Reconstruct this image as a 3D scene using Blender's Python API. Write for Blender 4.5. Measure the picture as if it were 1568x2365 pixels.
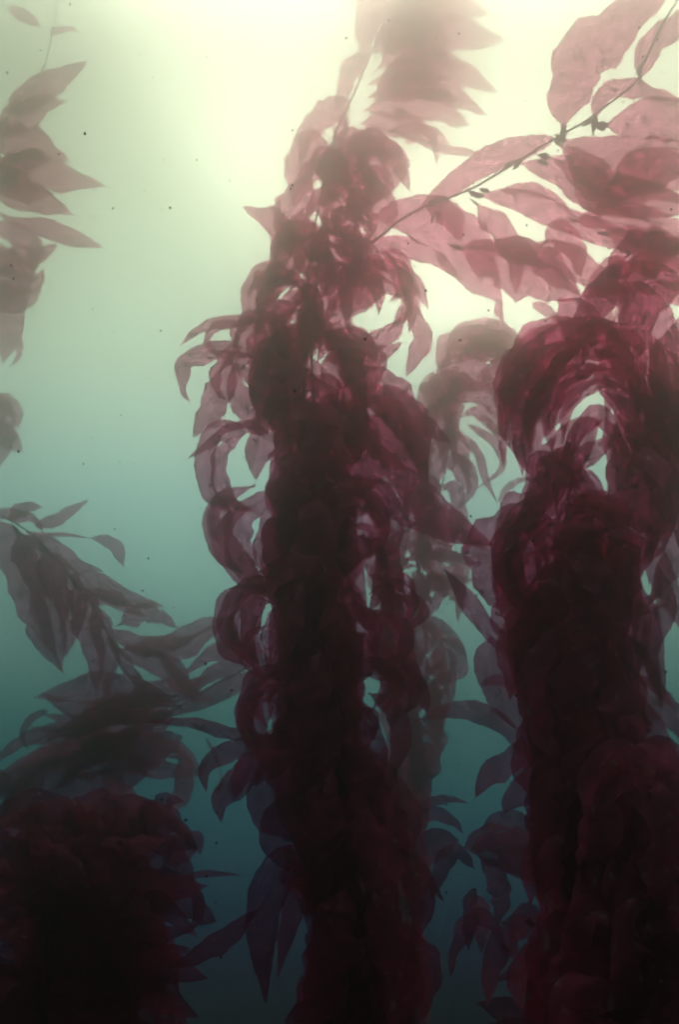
import bpy, math, random
from mathutils import Vector, Matrix, noise

for o in list(bpy.data.objects):
    bpy.data.objects.remove(o)
R = math.radians
scene = bpy.context.scene
col = scene.collection

# ------------------------------------------------------------------ camera
PITCH, VFOV = 9.0, 58.0
UNIT = 1.2                                 # metres in one step of the distances below
W_D, H_D = 1568.0, 2365.0                  # size of the picture the outlines were measured in
cam = bpy.data.cameras.new('camera')
cam_o = bpy.data.objects.new('camera', cam)
col.objects.link(cam_o)
cam.sensor_fit = 'VERTICAL'
cam.angle = R(VFOV)
cam.clip_start, cam.clip_end = 0.05, 500
cam_o.rotation_euler = (R(90 + PITCH), 0, 0)
scene.camera = cam_o
TV = math.tan(R(VFOV / 2))
CR = Matrix.Rotation(R(90 + PITCH), 3, 'X')

def at(x, y, d):
    """point seen at (x, y) of the measured picture, d metres in front of the camera"""
    d *= UNIT
    v = Vector(((x - W_D / 2) / (H_D / 2) * TV * d, (H_D / 2 - y) / (H_D / 2) * TV * d, -d))
    return CR @ v

def px(d):
    return TV * d / (H_D / 2)      # metres in one pixel at d metres

# ------------------------------------------------------------------ light
SUN_EL, SUN_AZ = 45.0, 19.0                 # azimuth clockwise from +Y
sd = Vector((math.sin(R(SUN_AZ)) * math.cos(R(SUN_EL)), math.cos(R(SUN_AZ)) * math.cos(R(SUN_EL)), math.sin(R(SUN_EL))))
sun = bpy.data.lights.new('sun', 'SUN')
sun.energy, sun.angle, sun.color = 4.7, R(55), (1.0, 0.88, 0.74)
sun_o = bpy.data.objects.new('sun', sun)
sun_o.rotation_euler = (-sd).to_track_quat('-Z', 'Y').to_euler()
col.objects.link(sun_o)

scene.view_settings.view_transform = 'Standard'
scene.view_settings.look = 'None'
scene.view_settings.exposure = 2.5
scene.view_settings.gamma = 1.0
cy = scene.cycles
cy.max_bounces, cy.volume_bounces, cy.transparent_max_bounces = 8, 0, 16
cy.diffuse_bounces, cy.transmission_bounces = 0, 0
cy.use_denoising = True
cy.filter_width = 2.2

def s2l(c):
    return tuple((v / 255 / 12.92 if v / 255 <= 0.04045 else ((v / 255 + 0.055) / 1.055) ** 2.4) for v in c)

def elev(y):
    return PITCH + math.degrees(math.atan((H_D / 2 - y) / (H_D / 2) * TV))

world = bpy.data.worlds.new('World')
scene.world = world
world.use_nodes = True
nt = world.node_tree
for n in list(nt.nodes):
    nt.nodes.remove(n)
def wn(t, **k):
    n = nt.nodes.new(t)
    for a, b in k.items():
        setattr(n, a, b)
    return n
tc = wn('ShaderNodeTexCoord')
sep = wn('ShaderNodeSeparateXYZ')
nt.links.new(tc.outputs['Generated'], sep.inputs[0])
asn = wn('ShaderNodeMath', operation='ARCSINE')
nt.links.new(sep.outputs['Z'], asn.inputs[0])
mr = wn('ShaderNodeMapRange')
mr.inputs['From Min'].default_value = R(-30)
mr.inputs['From Max'].default_value = R(90)
nt.links.new(asn.outputs[0], mr.inputs[0])
ramp = wn('ShaderNodeValToRGB')
nt.links.new(mr.outputs[0], ramp.inputs[0])
# brightness of the open water by the height one looks at: deep teal below, milky green above
WS = 24.0
rows = [(2365, (0.0, 0.0, 0.0)), (2150, (0.0, 0.0, 0.0895)), (1900, (0.0, 0.14, 0.2492)), (1650, (0.0162, 0.2999, 0.3469)), (1400, (0.4508, 0.9475, 0.9119)), (1150, (0.9984, 1.7463, 1.7195)), (850, (2.3533, 2.8921, 2.3938)), (500, (3.6, 4.0, 3.1)), (150, (4.2, 4.5, 3.5)), (-300, (3.6, 3.8, 3.0))] #ROWS
el = ramp.color_ramp.elements
while len(el) > 1:
    el.remove(el[-1])
el[0].position, el[0].color = 0.0, (0.0, 0.0005, 0.001, 1)
for y, c in rows:
    e = el.new((elev(y) + 30) / 120)
    e.color = (*(v / WS for v in c), 1)
e = el.new(1.0); e.color = (17 / WS, 16 / WS, 17 / WS, 1)
# glow of the sun spread by the surface
dot = wn('ShaderNodeVectorMath', operation='DOT_PRODUCT')
nt.links.new(tc.outputs['Generated'], dot.inputs[0])
dot.inputs[1].default_value = sd
mx = wn('ShaderNodeMath', operation='MAXIMUM'); mx.inputs[1].default_value = 0
nt.links.new(dot.outputs['Value'], mx.inputs[0])
pw = wn('ShaderNodeMath', operation='POWER'); pw.inputs[1].default_value = 14
nt.links.new(mx.outputs[0], pw.inputs[0])
gl = wn('ShaderNodeMix', data_type='RGBA', blend_type='ADD')
gl.inputs['B'].default_value = (0.2 / WS, 0.17 / WS, 0.12 / WS, 1)
nt.links.new(pw.outputs[0], gl.inputs['Factor'])
nt.links.new(ramp.outputs[0], gl.inputs['A'])
# the water is brighter towards the sun than away from it
sd_ = wn('ShaderNodeMapRange')
sd_.inputs['From Min'].default_value, sd_.inputs['From Max'].default_value = .0, .8
sd_.inputs['To Min'].default_value, sd_.inputs['To Max'].default_value = .1, 1.0
nt.links.new(sep.outputs['Y'], sd_.inputs[0])
bs = wn('ShaderNodeMath', operation='MULTIPLY'); bs.inputs[1].default_value = WS
nt.links.new(sd_.outputs[0], bs.inputs[0])
bg = wn('ShaderNodeBackground')
nt.links.new(bs.outputs[0], bg.inputs['Strength'])
nt.links.new(gl.outputs['Result'], bg.inputs['Color'])
wo = wn('ShaderNodeOutputWorld')
nt.links.new(bg.outputs[0], wo.inputs['Surface'])

# ------------------------------------------------------------------ materials
def new_mat(name):
    m = bpy.data.materials.new(name)
    m.use_nodes = True
    t = m.node_tree
    for n in list(t.nodes):
        t.nodes.remove(n)
    return m, t

def kelp_material(name, surf, through, mixf, clear=(1, 1, 1, 1), cf=0):
    m, t = new_mat(name)
    N, L = t.nodes.new, t.links.new
    out = N('ShaderNodeOutputMaterial')
    uv = N('ShaderNodeUVMap')
    mp = N('ShaderNodeMapping'); mp.inputs['Scale'].default_value = (7, 1.2, 1)
    L(uv.outputs[0], mp.inputs[0])
    ns = N('ShaderNodeTexNoise'); ns.inputs['Scale'].default_value = 3.0; ns.inputs['Detail'].default_value = 5
    L(mp.outputs[0], ns.inputs['Vector'])
    tcn = N('ShaderNodeTexCoord')
    n2 = N('ShaderNodeTexNoise'); n2.inputs['Scale'].default_value = 9.0; n2.inputs['Detail'].default_value = 4
    L(tcn.outputs['Object'], n2.inputs['Vector'])
    n3 = N('ShaderNodeTexNoise'); n3.inputs['Scale'].default_value = 60.0; n3.inputs['Detail'].default_value = 3
    L(tcn.outputs['Object'], n3.inputs['Vector'])
    oi = N('ShaderNodeObjectInfo')
    # value factor = mottling * per blade variation
    a = N('ShaderNodeMapRange'); a.inputs['From Min'].default_value = .3; a.inputs['From Max'].default_value = .7
    a.inputs['To Min'].default_value = .45; a.inputs['To Max'].default_value = 1.35
    L(ns.outputs['Fac'], a.inputs[0])
    b = N('ShaderNodeMapRange'); b.inputs['From Min'].default_value = .3; b.inputs['From Max'].default_value = .7
    b.inputs['To Min'].default_value = .6; b.inputs['To Max'].default_value = 1.2
    L(n2.outputs['Fac'], b.inputs[0])
    c = N('ShaderNodeMapRange'); c.inputs['To Min'].default_value = .65; c.inputs['To Max'].default_value = 1.35
    L(oi.outputs['Random'], c.inputs[0])
    m1 = N('ShaderNodeMath'); m1.operation = 'MULTIPLY'; L(a.outputs[0], m1.inputs[0]); L(b.outputs[0], m1.inputs[1])
    m2 = N('ShaderNodeMath'); m2.operation = 'MULTIPLY'; L(m1.outputs[0], m2.inputs[0]); L(c.outputs[0], m2.inputs[1])
    # pale crusts of growth, doubling as painted highlights of pale folds, and small dark spots scattered over the blade
    n4 = N('ShaderNodeTexNoise'); n4.inputs['Scale'].default_value = 22.0; n4.inputs['Detail'].default_value = 6
    L(tcn.outputs['Object'], n4.inputs['Vector'])
    cr = N('ShaderNodeMapRange'); cr.inputs['From Min'].default_value = .6; cr.inputs['From Max'].default_value = .68
    L(n4.outputs['Fac'], cr.inputs[0])
    cr2 = N('ShaderNodeMath'); cr2.operation = 'MULTIPLY'; cr2.inputs[1].default_value = .55
    L(cr.outputs[0], cr2.inputs[0])
    def colour(rgb):
        v = N('ShaderNodeVectorMath'); v.operation = 'SCALE'
        v.inputs[0].default_value = rgb
        L(m2.outputs[0], v.inputs['Scale'])
        mc = N('ShaderNodeMix'); mc.data_type = 'RGBA'
        mc.inputs['B'].default_value = (.8, .52, .5, 1)
        L(cr2.outputs[0], mc.inputs['Factor']); L(v.outputs[0], mc.inputs['A'])
        return mc.outputs['Result']
    bump = N('ShaderNodeBump'); bump.inputs['Strength'].default_value = .5; bump.inputs['Distance'].default_value = .004
    ad = N('ShaderNodeMath'); ad.operation = 'ADD'
    L(ns.outputs['Fac'], ad.inputs[0]); L(n3.outputs['Fac'], ad.inputs[1])
    L(ad.outputs[0], bump.inputs['Height'])
    p = N('ShaderNodeBsdfPrincipled')
    L(colour(surf), p.inputs['Base Color'])
    p.inputs['Roughness'].default_value = .55
    p.inputs['Specular IOR Level'].default_value = .15
    L(bump.outputs[0], p.inputs['Normal'])
    tr = N('ShaderNodeBsdfTranslucent')
    L(colour(through), tr.inputs['Color'])
    L(bump.outputs[0], tr.inputs['Normal'])
    mix = N('ShaderNodeMixShader'); mix.inputs[0].default_value = mixf
    L(p.outputs[0], mix.inputs[1]); L(tr.outputs[0], mix.inputs[2])
    tp = N('ShaderNodeBsdfTransparent'); tp.inputs['Color'].default_value = clear
    mx2 = N('ShaderNodeMixShader'); mx2.inputs[0].default_value = cf
    if cf:                                   # thin patches let more light through than the ribs, crusts and spots; a few holes
        t1 = N('ShaderNodeMath'); t1.operation = 'MULTIPLY'; t1.inputs[1].default_value = cf
        L(m1.outputs[0], t1.inputs[0])
        t2 = N('ShaderNodeMath'); t2.operation = 'MULTIPLY_ADD'; t2.inputs[1].default_value = -.8
        L(cr2.outputs[0], t2.inputs[0]); L(t1.outputs[0], t2.inputs[2])
        n5 = N('ShaderNodeTexNoise'); n5.inputs['Scale'].default_value = 34.0; n5.inputs['Detail'].default_value = 2
        L(tcn.outputs['Object'], n5.inputs['Vector'])
        ho = N('ShaderNodeMath'); ho.operation = 'GREATER_THAN'; ho.inputs[1].default_value = .745
        L(n5.outputs['Fac'], ho.inputs[0])
        t3 = N('ShaderNodeMath'); t3.operation = 'ADD'; t3.use_clamp = True
        L(t2.outputs[0], t3.inputs[0]); L(ho.outputs[0], t3.inputs[1])
        L(t3.outputs[0], mx2.inputs[0])
    L(mix.outputs[0], mx2.inputs[1]); L(tp.outputs[0], mx2.inputs[2])
    L((mx2 if cf else mix).outputs[0], out.inputs['Surface'])
    return m

M_BLADE = kelp_material('kelp_blade', (.9, .15, .4), (1.0, .19, .42), .62, (1, .38, .58, 1), .6)
M_STIPE = kelp_material('kelp_stipe', (.3, .13, .12), (.6, .25, .25), .5)

# ------------------------------------------------------------------ geometry helpers
rng = random.Random(7)
MASS = None

def mesh_obj(name, verts, faces, mat, parent, uvs=None):
    me = bpy.data.meshes.new(name)
    me.from_pydata([tuple(v) for v in verts], [], faces)
    if uvs:
        ul = me.uv_layers.new(name='UVMap')
        for lp in me.loops:
            ul.data[lp.index].uv = uvs[lp.vertex_index]
    me.polygons.foreach_set('use_smooth', [True] * len(me.polygons))
    me.materials.append(mat)
    o = bpy.data.objects.new(name, me)
    col.objects.link(o)
    if parent:
        o.parent = parent
    return o

def spline(pts, n):
    P = [Vector(p) for p in pts]
    if len(P) == 2:
        return [P[0].lerp(P[1], i / n) for i in range(n + 1)]
    Q = [2 * P[0] - P[1]] + P + [2 * P[-1] - P[-2]]
    seg = [(P[i + 1] - P[i]).length for i in range(len(P) - 1)]
    tot = sum(seg) or 1
    out = []
    for i in range(n + 1):
        s = i / n * tot
        k = 0
        while k < len(seg) - 1 and s > seg[k]:
            s -= seg[k]; k += 1
        t = min(1, s / (seg[k] or 1))
        p0, p1, p2, p3 = Q[k], Q[k + 1], Q[k + 2], Q[k + 3]
        out.append(.5 * ((2 * p1) + (p2 - p0) * t + (2 * p0 - 5 * p1 + 4 * p2 - p3) * t * t + (3 * p1 - p0 - 3 * p2 + p3) * t ** 3))
    return out

def tube(name, pts, rad, mat, parent, sides=7):
    V, F = [], []
    n = len(pts)
    for i, p in enumerate(pts):
        t = (pts[min(i + 1, n - 1)] - pts[max(i - 1, 0)]).normalized()
        a = t.cross(Vector((0, 1, .13))).normalized(); b = t.cross(a)
        r = rad(i / (n - 1)) if callable(rad) else rad
        for k in range(sides):
            q = 2 * math.pi * k / sides
            V.append(p + (a * math.cos(q) + b * math.sin(q)) * r)
    for i in range(n - 1):
        for k in range(sides):
            k2 = (k + 1) % sides
            F.append((i * sides + k, i * sides + k2, (i + 1) * sides + k2, (i + 1) * sides + k))
    F.append(tuple(range(sides))[::-1]); F.append(tuple((n - 1) * sides + k for k in range(sides)))
    return mesh_obj(name, V, F, mat, parent)

def prof(t, peak=.33):
    """outline of a blade: slim neck, widest at a third, long taper to the tip"""
    if t < .03:
        return .09
    s = (t - .03) / .97
    a = peak / (1 - peak) * .95
    b = .95
    f = (s ** a) * ((1 - s) ** b)
    m = (peak ** a) * ((1 - peak) ** b)
    return max(.0, f / m) * .96 + .05 * (1 - s)

def blade(parent, pts, w, d0, d1, roll=0, twist=0, bow=0, peak=.33, bladder=None, teeth=True):
    """one long kelp blade; pts = its midrib as seen, w = width as seen, d0..d1 = distance at neck and tip"""
    n, m = 30, 8
    s2 = spline([(p[0], p[1], 0) for p in pts], n)
    P = []
    for i, p in enumerate(s2):
        t = i / n
        d = d0 + (d1 - d0) * t + bow * math.sin(math.pi * t)
        P.append(at(p.x, p.y, d))
    ph, ph2 = rng.uniform(0, 6.28), rng.uniform(0, 6.28)
    fr = rng.uniform(9, 17)
    cup = rng.uniform(-.5, .6)
    wob = rng.uniform(.06, .17)
    L = sum((P[i + 1] - P[i]).length for i in range(n))
    org = P[0].copy()
    V, F, U = [], [], []
    for i in range(n + 1):
        t = i / n
        T = (P[min(i + 1, n)] - P[max(i - 1, 0)]).normalized()
        view = P[i].normalized()
        S = T.cross(view)
        if S.length < 1e-4:
            S = Vector((1, 0, 0))
        S.normalize()
        Nn = S.cross(T).normalized()
        r = R(roll + twist * (t - .4))
        cr = max(.4, abs(math.cos(r)))
        wd = S * math.cos(r) + Nn * math.sin(r)
        nd = wd.cross(T).normalized()
        h = .5 * w * px(-(CR.inverted() @ P[i]).z) / cr * prof(t, peak)
        for j in range(m + 1):
            u = 2 * j / m - 1
            e = 1 + (wob * (math.sin(fr * t + ph + u) + .6 * math.sin(fr * 2.3 * t + ph2)) + (teeth and i % 2) * .05) * (abs(u) > .9)
            off = h * (cup * (u * u - .3) + (.26 * abs(u) ** 1.5) * math.sin(fr * 1.7 * t + ph2 + 1.8 * (u > 0)) + .05 * math.sin(fr * 3 * t + 3 * u + ph))
            V.append(P[i] + wd * (h * u * e) + nd * off - org)
            U.append((j / m * max(.15, w / 60), t * L * 4))
    for i in range(n):
        for j in range(m):
            a = i * (m + 1) + j
            F.append((a, a + 1, a + m + 2, a + m + 1))
    if MASS is not None:                     # one of the uncountable blades matted into a column
        k0 = len(MASS[0])
        MASS[0].extend(v + org for v in V); MASS[1].extend(tuple(a + k0 for a in f) for f in F); MASS[2].extend(U)
        return None
    o = mesh_obj('blade', V, F, M_BLADE, parent, U)
    o.location = org
    if bladder:                              # the gas bladder at the neck of the blade: a pear with a short stalk
        bl, br = bladder
        sc = px(d0 * UNIT)
        T = (P[3] - P[0]).normalized()
        q = [P[0] - T * bl * sc * .9 + T * (bl * sc * k / 15) * 1.25 for k in range(16)]
        b = tube('gas_bladder', [x - org for x in q], lambda t: br * sc * (.2 + .8 * math.sin(math.pi * t ** 1.5) ** 1.2), M_STIPE, o, 12)
    return o

def kelp(name, label, cat, pts, group=None, rad=4.0, extra=()):
    """pts: (x, y, d) along the stipe, from the foot up"""
    root = bpy.data.objects.new(name, None)
    root['label'], root['category'] = label, cat
    if group:
        root['group'] = group
    col.objects.link(root)
    root.location = (0, 0, 0)
    s = spline(pts, 60)
    P = [at(p.x, p.y, p.z + .12) for p in s]
    if rad:
        tube('stipe', P, lambda t: rad * .0024 * (1.15 - .5 * t), M_STIPE, root)
    root['_'] = 0
    del root['_']
    root_pts[root.name] = s
    return root

root_pts = {}

def swirl(root, x, y, r, a0, a1, w, d, sq=1.0, dz=.3, roll=30, **k):
    """a curled blade: an arc round (x, y) from angle a0 to a1"""
    p = [(x + r * math.cos(R(a0 + (a1 - a0) * t)), y - r * sq * math.sin(R(a0 + (a1 - a0) * t))) for t in (0, .25, .5, .75, 1)]
    blade(root, p, w, d, d + rng.uniform(-dz, dz), roll=rng.uniform(-roll, roll), peak=.5, **k)

def draw(root, rows, dd=0):
    for r in rows:
        pts, w, d0, d1 = r[0], r[1], r[2], r[3]
        kw = dict(r[4]) if len(r) > 4 else {}
        if w >= 34 and root.name in ('kelp_frond', 'kelp_frond.001', 'giant_kelp.005') and 'bladder' not in kw:
            kw['bladder'] = (w * .32, w * .06)
        blade(root, pts, w, d0 + dd, d1 + dd, **kw)

def fill(root, env, n, seed, wr=(40, 75), lr=(140, 260), ds=.25, droop=.55, spread=1.0):
    """blades hanging round a stipe. env rows: (y, x_left, x_right, d) give where the plant's mass stands"""
    q = random.Random(seed)
    env = sorted(env)
    def look(y):
        if y <= env[0][0]: return env[0][1:]
        for a, b in zip(env, env[1:]):
            if y <= b[0]:
                f = (y - a[0]) / (b[0] - a[0])
                return tuple(a[k] + (b[k] - a[k]) * f for k in (1, 2, 3))
        return env[-1][1:]
    for i in range(n):
        y = env[0][0] + (env[-1][0] - env[0][0]) * (i + q.random()) / n
        xl, xr, d = look(y)
        half = (xr - xl) / 2
        c = (xl + xr) / 2 + q.uniform(-.5, .5) * half
        side = q.choice((-1, 1))
        L = q.uniform(*lr) * 3.6 / max(d, 2.4)
        w = q.uniform(*wr) * 3.6 / max(d, 2.4)
        up = q.uniform(-.12, .3) * L
        kind = q.random()
        slack = q.choice((0, 0, 0, 14, 30)) * 3.6 / max(d, 2.4)
        a = q.uniform(.1, .9) * half
        if kind < .45:                       # hangs nearly straight
            p = [(c, y), (c + side * a * .5, y - up * .5 + L * .18), (c + side * a * .8, y + L * .55), (c + side * a * q.uniform(.4, 1.2), y + L)]
        elif kind < .8:                      # arches out, then falls
            p = [(c, y), (c + side * a * .7, y - up), (c + side * a * 1.3, y - up * .3 + L * .2), (c + side * a * 1.5, y + L * .5)]
        else:                                # sweeps back under the stipe
            p = [(c, y), (c + side * a, y + L * .1), (c + side * a * .9, y + L * .4), (c - side * a * .2, y + L * .6)]
        pp = []
        for k, (px_, py_) in enumerate(p):
            l, r_, _ = look(py_)
            g = w * (.42, .42, .3, .0)[k] - slack
            pp.append((min(max(px_, l + g), r_ - g) if r_ - l > 2 * g else (l + r_) / 2, py_))
        z = q.uniform(-ds, ds)
        blade(root, pp, w, d + z * .8, d + z, roll=q.uniform(-45, 45), twist=q.uniform(-80, 80), bow=q.uniform(-.12, .12), peak=q.uniform(.3, .5))

def mat_fill(root, env, n, seed, **k):
    """the blades beyond the first hundred of a plant, matted together: one part"""
    global MASS
    MASS = ([], [], [])
    fill(root, env, n, seed, **k)
    o = mesh_obj('matted_blades', MASS[0], MASS[1], M_BLADE, root, MASS[2])
    o['kind'] = 'stuff'
    MASS = None

#PLANTS
# ================================================================== the tall kelp in the middle
def DC(y):                                   # how far the middle kelp stands, foot near, top leaning away
    T = [(0, 12.5), (300, 10.2), (600, 7.6), (900, 5.2), (1300, 4.0), (1800, 3.5), (2400, 3.2)]
    if y <= 0: return 12.5
    for a, b in zip(T, T[1:]):
        if y <= b[0]:
            return a[1] + (b[1] - a[1]) * (y - a[0]) / (b[0] - a[0])
    return 3.2

def B(*pts, w=50, z=0, z1=None, **k):
    d0 = DC(pts[0][1]) + z
    d1 = DC(pts[0][1]) + (z if z1 is None else z1)
    return (list(pts), w, d0, d1, k)

mid = kelp('giant_kelp', 'tallest kelp column rising through the middle, its blades curling off both sides', 'kelp',
           [(850, 2500, 3.2), (830, 2200, 3.25), (780, 1900, 3.45), (740, 1550, 3.75), (715, 1150, 4.2), (700, 850, 5.5), (715, 600, 7.6), (750, 400, 9.4)], 'giant kelp plants', 6)
draw(mid, [
 B((590,738),(520,742),(455,762),(414,800), w=30, z=.1, roll=20),
 B((585,745),(505,748),(478,785),(500,818),(545,790), w=20, z=-.1, roll=35),
 B((560,800),(490,815),(432,838),(424,900),(440,930), w=46, z=-.1, roll=25, twist=30),
 B((530,812),(520,870),(485,950),(445,1010), w=66, z=-.2, peak=.5),
 B((545,830),(545,900),(575,960),(606,1010), w=52, z=.2, peak=.5),
 B((620,1000),(560,985),(505,1010),(432,1060), w=34, z=-.2, roll=20),
 B((590,985),(500,990),(470,1070),(482,1140),(540,1190), w=48, z=-.25, roll=15, twist=20, peak=.5),
 B((560,1160),(500,1170),(490,1230),(520,1262), w=28, z=.1, roll=30),
 B((590,1120),(510,1160),(512,1250),(580,1340),(640,1400), w=70, z=-.1, peak=.5),
 B((650,1120),(560,1200),(560,1290),(620,1380), w=70, z=-.05, roll=25, peak=.5),
 B((650,1350),(600,1340),(565,1345),(536,1362), w=26, z=-.1),
 B((640,1360),(545,1375),(515,1440),(525,1500),(570,1540), w=52, z=-.1, peak=.5, twist=35),
 B((620,1390),(590,1400),(580,1480),(640,1560), w=50, z=.1, roll=30),
 B((700,1540),(600,1560),(568,1630),(572,1700),(605,1738), w=46, z=-.2, peak=.5, twist=20),
 B((720,1560),(650,1600),(655,1680),(640,1760), w=50, z=0, roll=30),
 B((600,1705),(520,1690),(430,1668),(330,1668), w=30, z=.15, z1=.35, peak=.3),
 B((680,1700),(540,1730),(475,1775),(476,1830), w=48, z=.05, peak=.5, twist=20),
 B((730,1740),(600,1770),(515,1840),(510,1900), w=72, z=-.15, peak=.5),
 B((760,1700),(640,1790),(620,1870),(700,1950), w=100, z=0, peak=.5),
 B((800,1930),(655,2010),(605,2110),(608,2220),(613,2320), w=92, z=-.25, peak=.36),
 B((800,1960),(700,2030),(672,2120),(640,2260), w=60, z=.1),
 B((596,2100),(540,2150),(470,2200),(385,2236), w=48, z=-.2, z1=.1, peak=.45),
 # right side
 B((740,770),(815,790),(845,860),(815,960), w=90, z=-.15, peak=.4),
 B((790,880),(870,890),(940,960),(1042,1022), w=95, z=.1, z1=-.3, peak=.3),
 B((760,950),(860,970),(940,1040),(990,1110), w=130, z=.15, peak=.45, roll=20),
 B((770,1010),(850,1080),(980,1180),(1145,1264), w=125, z=0, z1=-.5, peak=.34),
 B((745,1130),(830,1130),(882,1200),(872,1300), w=40, z=-.25, peak=.5, twist=40),
 B((760,1160),(820,1180),(840,1250),(800,1330), w=70, z=.05, roll=25),
 B((780,1280),(850,1270),(880,1350),(850,1420), w=60, z=-.1),
 B((850,1330),(900,1328),(945,1345),(960,1385), w=28, z=-.2, peak=.5),
 B((860,1335),(890,1360),(900,1420),(930,1455), w=34, z=-.1),
 B((930,1372),(968,1385),(975,1420),(935,1462), w=24, z=-.15, peak=.5),
 B((830,1420),(890,1450),(930,1510),(985,1590), w=60, z=.05),
 B((800,1480),(860,1500),(900,1570),(860,1640), w=60, z=-.1),
 B((820,1560),(900,1545),(960,1580),(990,1648), w=62, z=-.1, peak=.5),
 B((830,1640),(862,1650),(866,1680),(862,1712), w=26, z=-.1),
 B((830,1740),(890,1770),(910,1830),(925,1870), w=36, z=-.1),
 # upper right cluster
 B((735,690),(800,640),(900,620),(955,690),(945,770), w=62, z=.1, peak=.45, roll=20),
 B((740,760),(800,700),(880,660),(925,690), w=70, z=.1, peak=.45),
 B((760,790),(840,800),(900,770),(945,715), w=48, z=-.1, peak=.45),
 B((770,800),(800,840),(850,835),(930,790), w=52, z=.1, peak=.4),
 B((925,640),(945,700),(975,780),(938,870), w=46, z=-.05, peak=.62),
 B((925,605),(955,640),(975,680),(990,714), w=26, z=-.1, peak=.5),
 B((860,500),(980,500),(1080,590),(1162,705), w=125, z=.1, z1=-.6, peak=.45),
 B((850,560),(930,570),(1010,600),(1070,650), w=46, z=0),
 B((690,590),(640,520),(600,497),(560,476), w=58, z=0, peak=.4),
 B((640,540),(645,510),(640,480),(648,458), w=26, z=0),
])
draw(mid, [
 B((690,700),(620,740),(580,820),(600,930), w=95, z=-.3, peak=.45, twist=30),
 B((720,740),(680,800),(640,900),(650,1010), w=110, z=-.35, peak=.45, roll=20),
 B((760,750),(790,830),(800,930),(770,1040), w=100, z=-.3, peak=.45, twist=-40),
 B((700,860),(650,950),(600,1030),(590,1110), w=90, z=-.3, peak=.45),
 B((730,900),(720,1000),(690,1100),(700,1210), w=100, z=-.4, peak=.4, roll=-25),
 B((780,930),(830,1010),(840,1090),(800,1180), w=95, z=-.2, peak=.45, twist=50),
 B((700,1100),(650,1190),(620,1280),(640,1360), w=85, z=-.35, peak=.45),
 B((750,1120),(770,1230),(760,1330),(720,1430), w=90, z=-.4, peak=.4, roll=30),
 B((700,1340),(660,1430),(640,1520),(660,1600), w=80, z=-.3, peak=.45, twist=40),
 B((780,1350),(820,1430),(830,1520),(800,1600), w=80, z=-.3, peak=.45, roll=-30),
 B((740,1500),(720,1600),(700,1690),(720,1790), w=90, z=-.35, peak=.4),
 B((790,1600),(840,1690),(850,1790),(820,1880), w=90, z=-.3, peak=.45, roll=20),
 B((770,1780),(740,1880),(730,1980),(760,2080), w=100, z=-.35, peak=.4),
 B((820,1860),(870,1960),(880,2060),(850,2170), w=100, z=-.3, peak=.45),
 B((800,2050),(770,2150),(760,2260),(790,2380), w=110, z=-.3, peak=.4),
 B((860,2100),(910,2190),(930,2290),(900,2400), w=100, z=-.3, peak=.4),
 B((700,480),(680,560),(650,630),(620,700), w=80, z=-.2, peak=.45),
 B((740,500),(790,560),(800,640),(770,720), w=90, z=-.2, peak=.45, roll=20),
 B((720,400),(690,460),(680,540),(700,620), w=90, z=-.1, peak=.45),
 B((780,400),(850,440),(880,500),(850,570), w=80, z=-.1, peak=.45),
 B((760,560),(830,590),(850,660),(800,740), w=80, z=-.2, peak=.45),
 B((650,600),(600,640),(585,700),(600,780), w=60, z=0, peak=.45),
])
draw(mid, [
 B((640,1300),(580,1390),(560,1470),(600,1560), w=70, z=.2, peak=.45),
 B((650,1540),(600,1620),(590,1700),(640,1790), w=70, z=.2, peak=.45),
 B((690,1680),(620,1740),(560,1790),(540,1850), w=64, z=.1, peak=.45),
 B((740,1820),(660,1880),(640,1950),(690,2020), w=84, z=.1, peak=.45),
 B((820,900),(900,930),(960,1000),(975,1090), w=90, z=.3, peak=.45),
 B((820,960),(890,1010),(930,1080),(940,1170), w=90, z=.2, peak=.45, roll=-20),
 B((930,960),(950,1020),(975,1080),(990,1130), w=36, z=.2, peak=.45),
 B((800,1100),(870,1140),(900,1220),(880,1320), w=70, z=.2, peak=.45),
 B((830,1240),(890,1280),(905,1370),(880,1460), w=60, z=.1, peak=.45, twist=40),
 B((860,1370),(920,1400),(935,1480),(920,1560), w=50, z=.2, peak=.45),
 B((840,1480),(900,1530),(930,1600),(905,1680), w=60, z=.2, peak=.45),
 B((850,1600),(910,1640),(925,1720),(900,1800), w=50, z=.2, peak=.45),
 B((860,1780),(920,1830),(945,1910),(930,2000), w=60, z=.2, peak=.45),
 B((880,1950),(940,2000),(975,2080),(960,2180), w=70, z=.2, peak=.45),
 B((880,2120),(950,2180),(985,2260),(970,2360), w=76, z=.2, peak=.45),
])
ENV_MID = [(300, 700, 880, 10.2), (380, 690, 935, 9.6), (500, 668, 900, 8.5), (600, 628, 850, 7.6), (700, 585, 800, 6.8), (800, 550, 835, 6.0), (900, 585, 842, 5.2),
           (1000, 625, 850, 4.5), (1100, 620, 840, 4.2), (1250, 595, 840, 4.05), (1400, 620, 850, 3.9), (1500, 630, 850, 3.8), (1650, 630, 860, 3.6),
           (1800, 610, 905, 3.5), (1950, 680, 930, 3.4), (2100, 690, 960, 3.35), (2380, 680, 980, 3.2)]
fill(mid, ENV_MID, 10, 11, wr=(50, 90), lr=(200, 360))

back = kelp('giant_kelp', 'dark matted kelp woven into the core of the middle kelp column', 'kelp',
            [(900, 2500, 3.6), (860, 2200, 3.6), (800, 1900, 3.8), (760, 1550, 4.0), (740, 1150, 4.5), (720, 850, 5.7), (735, 600, 7.8)], 'giant kelp plants', 5)
fill(back, [(y, l + 15, r - 15, d + .35) for (y, l, r, d) in ENV_MID], 74, 12, wr=(50, 100), lr=(200, 360), ds=.3)

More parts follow.
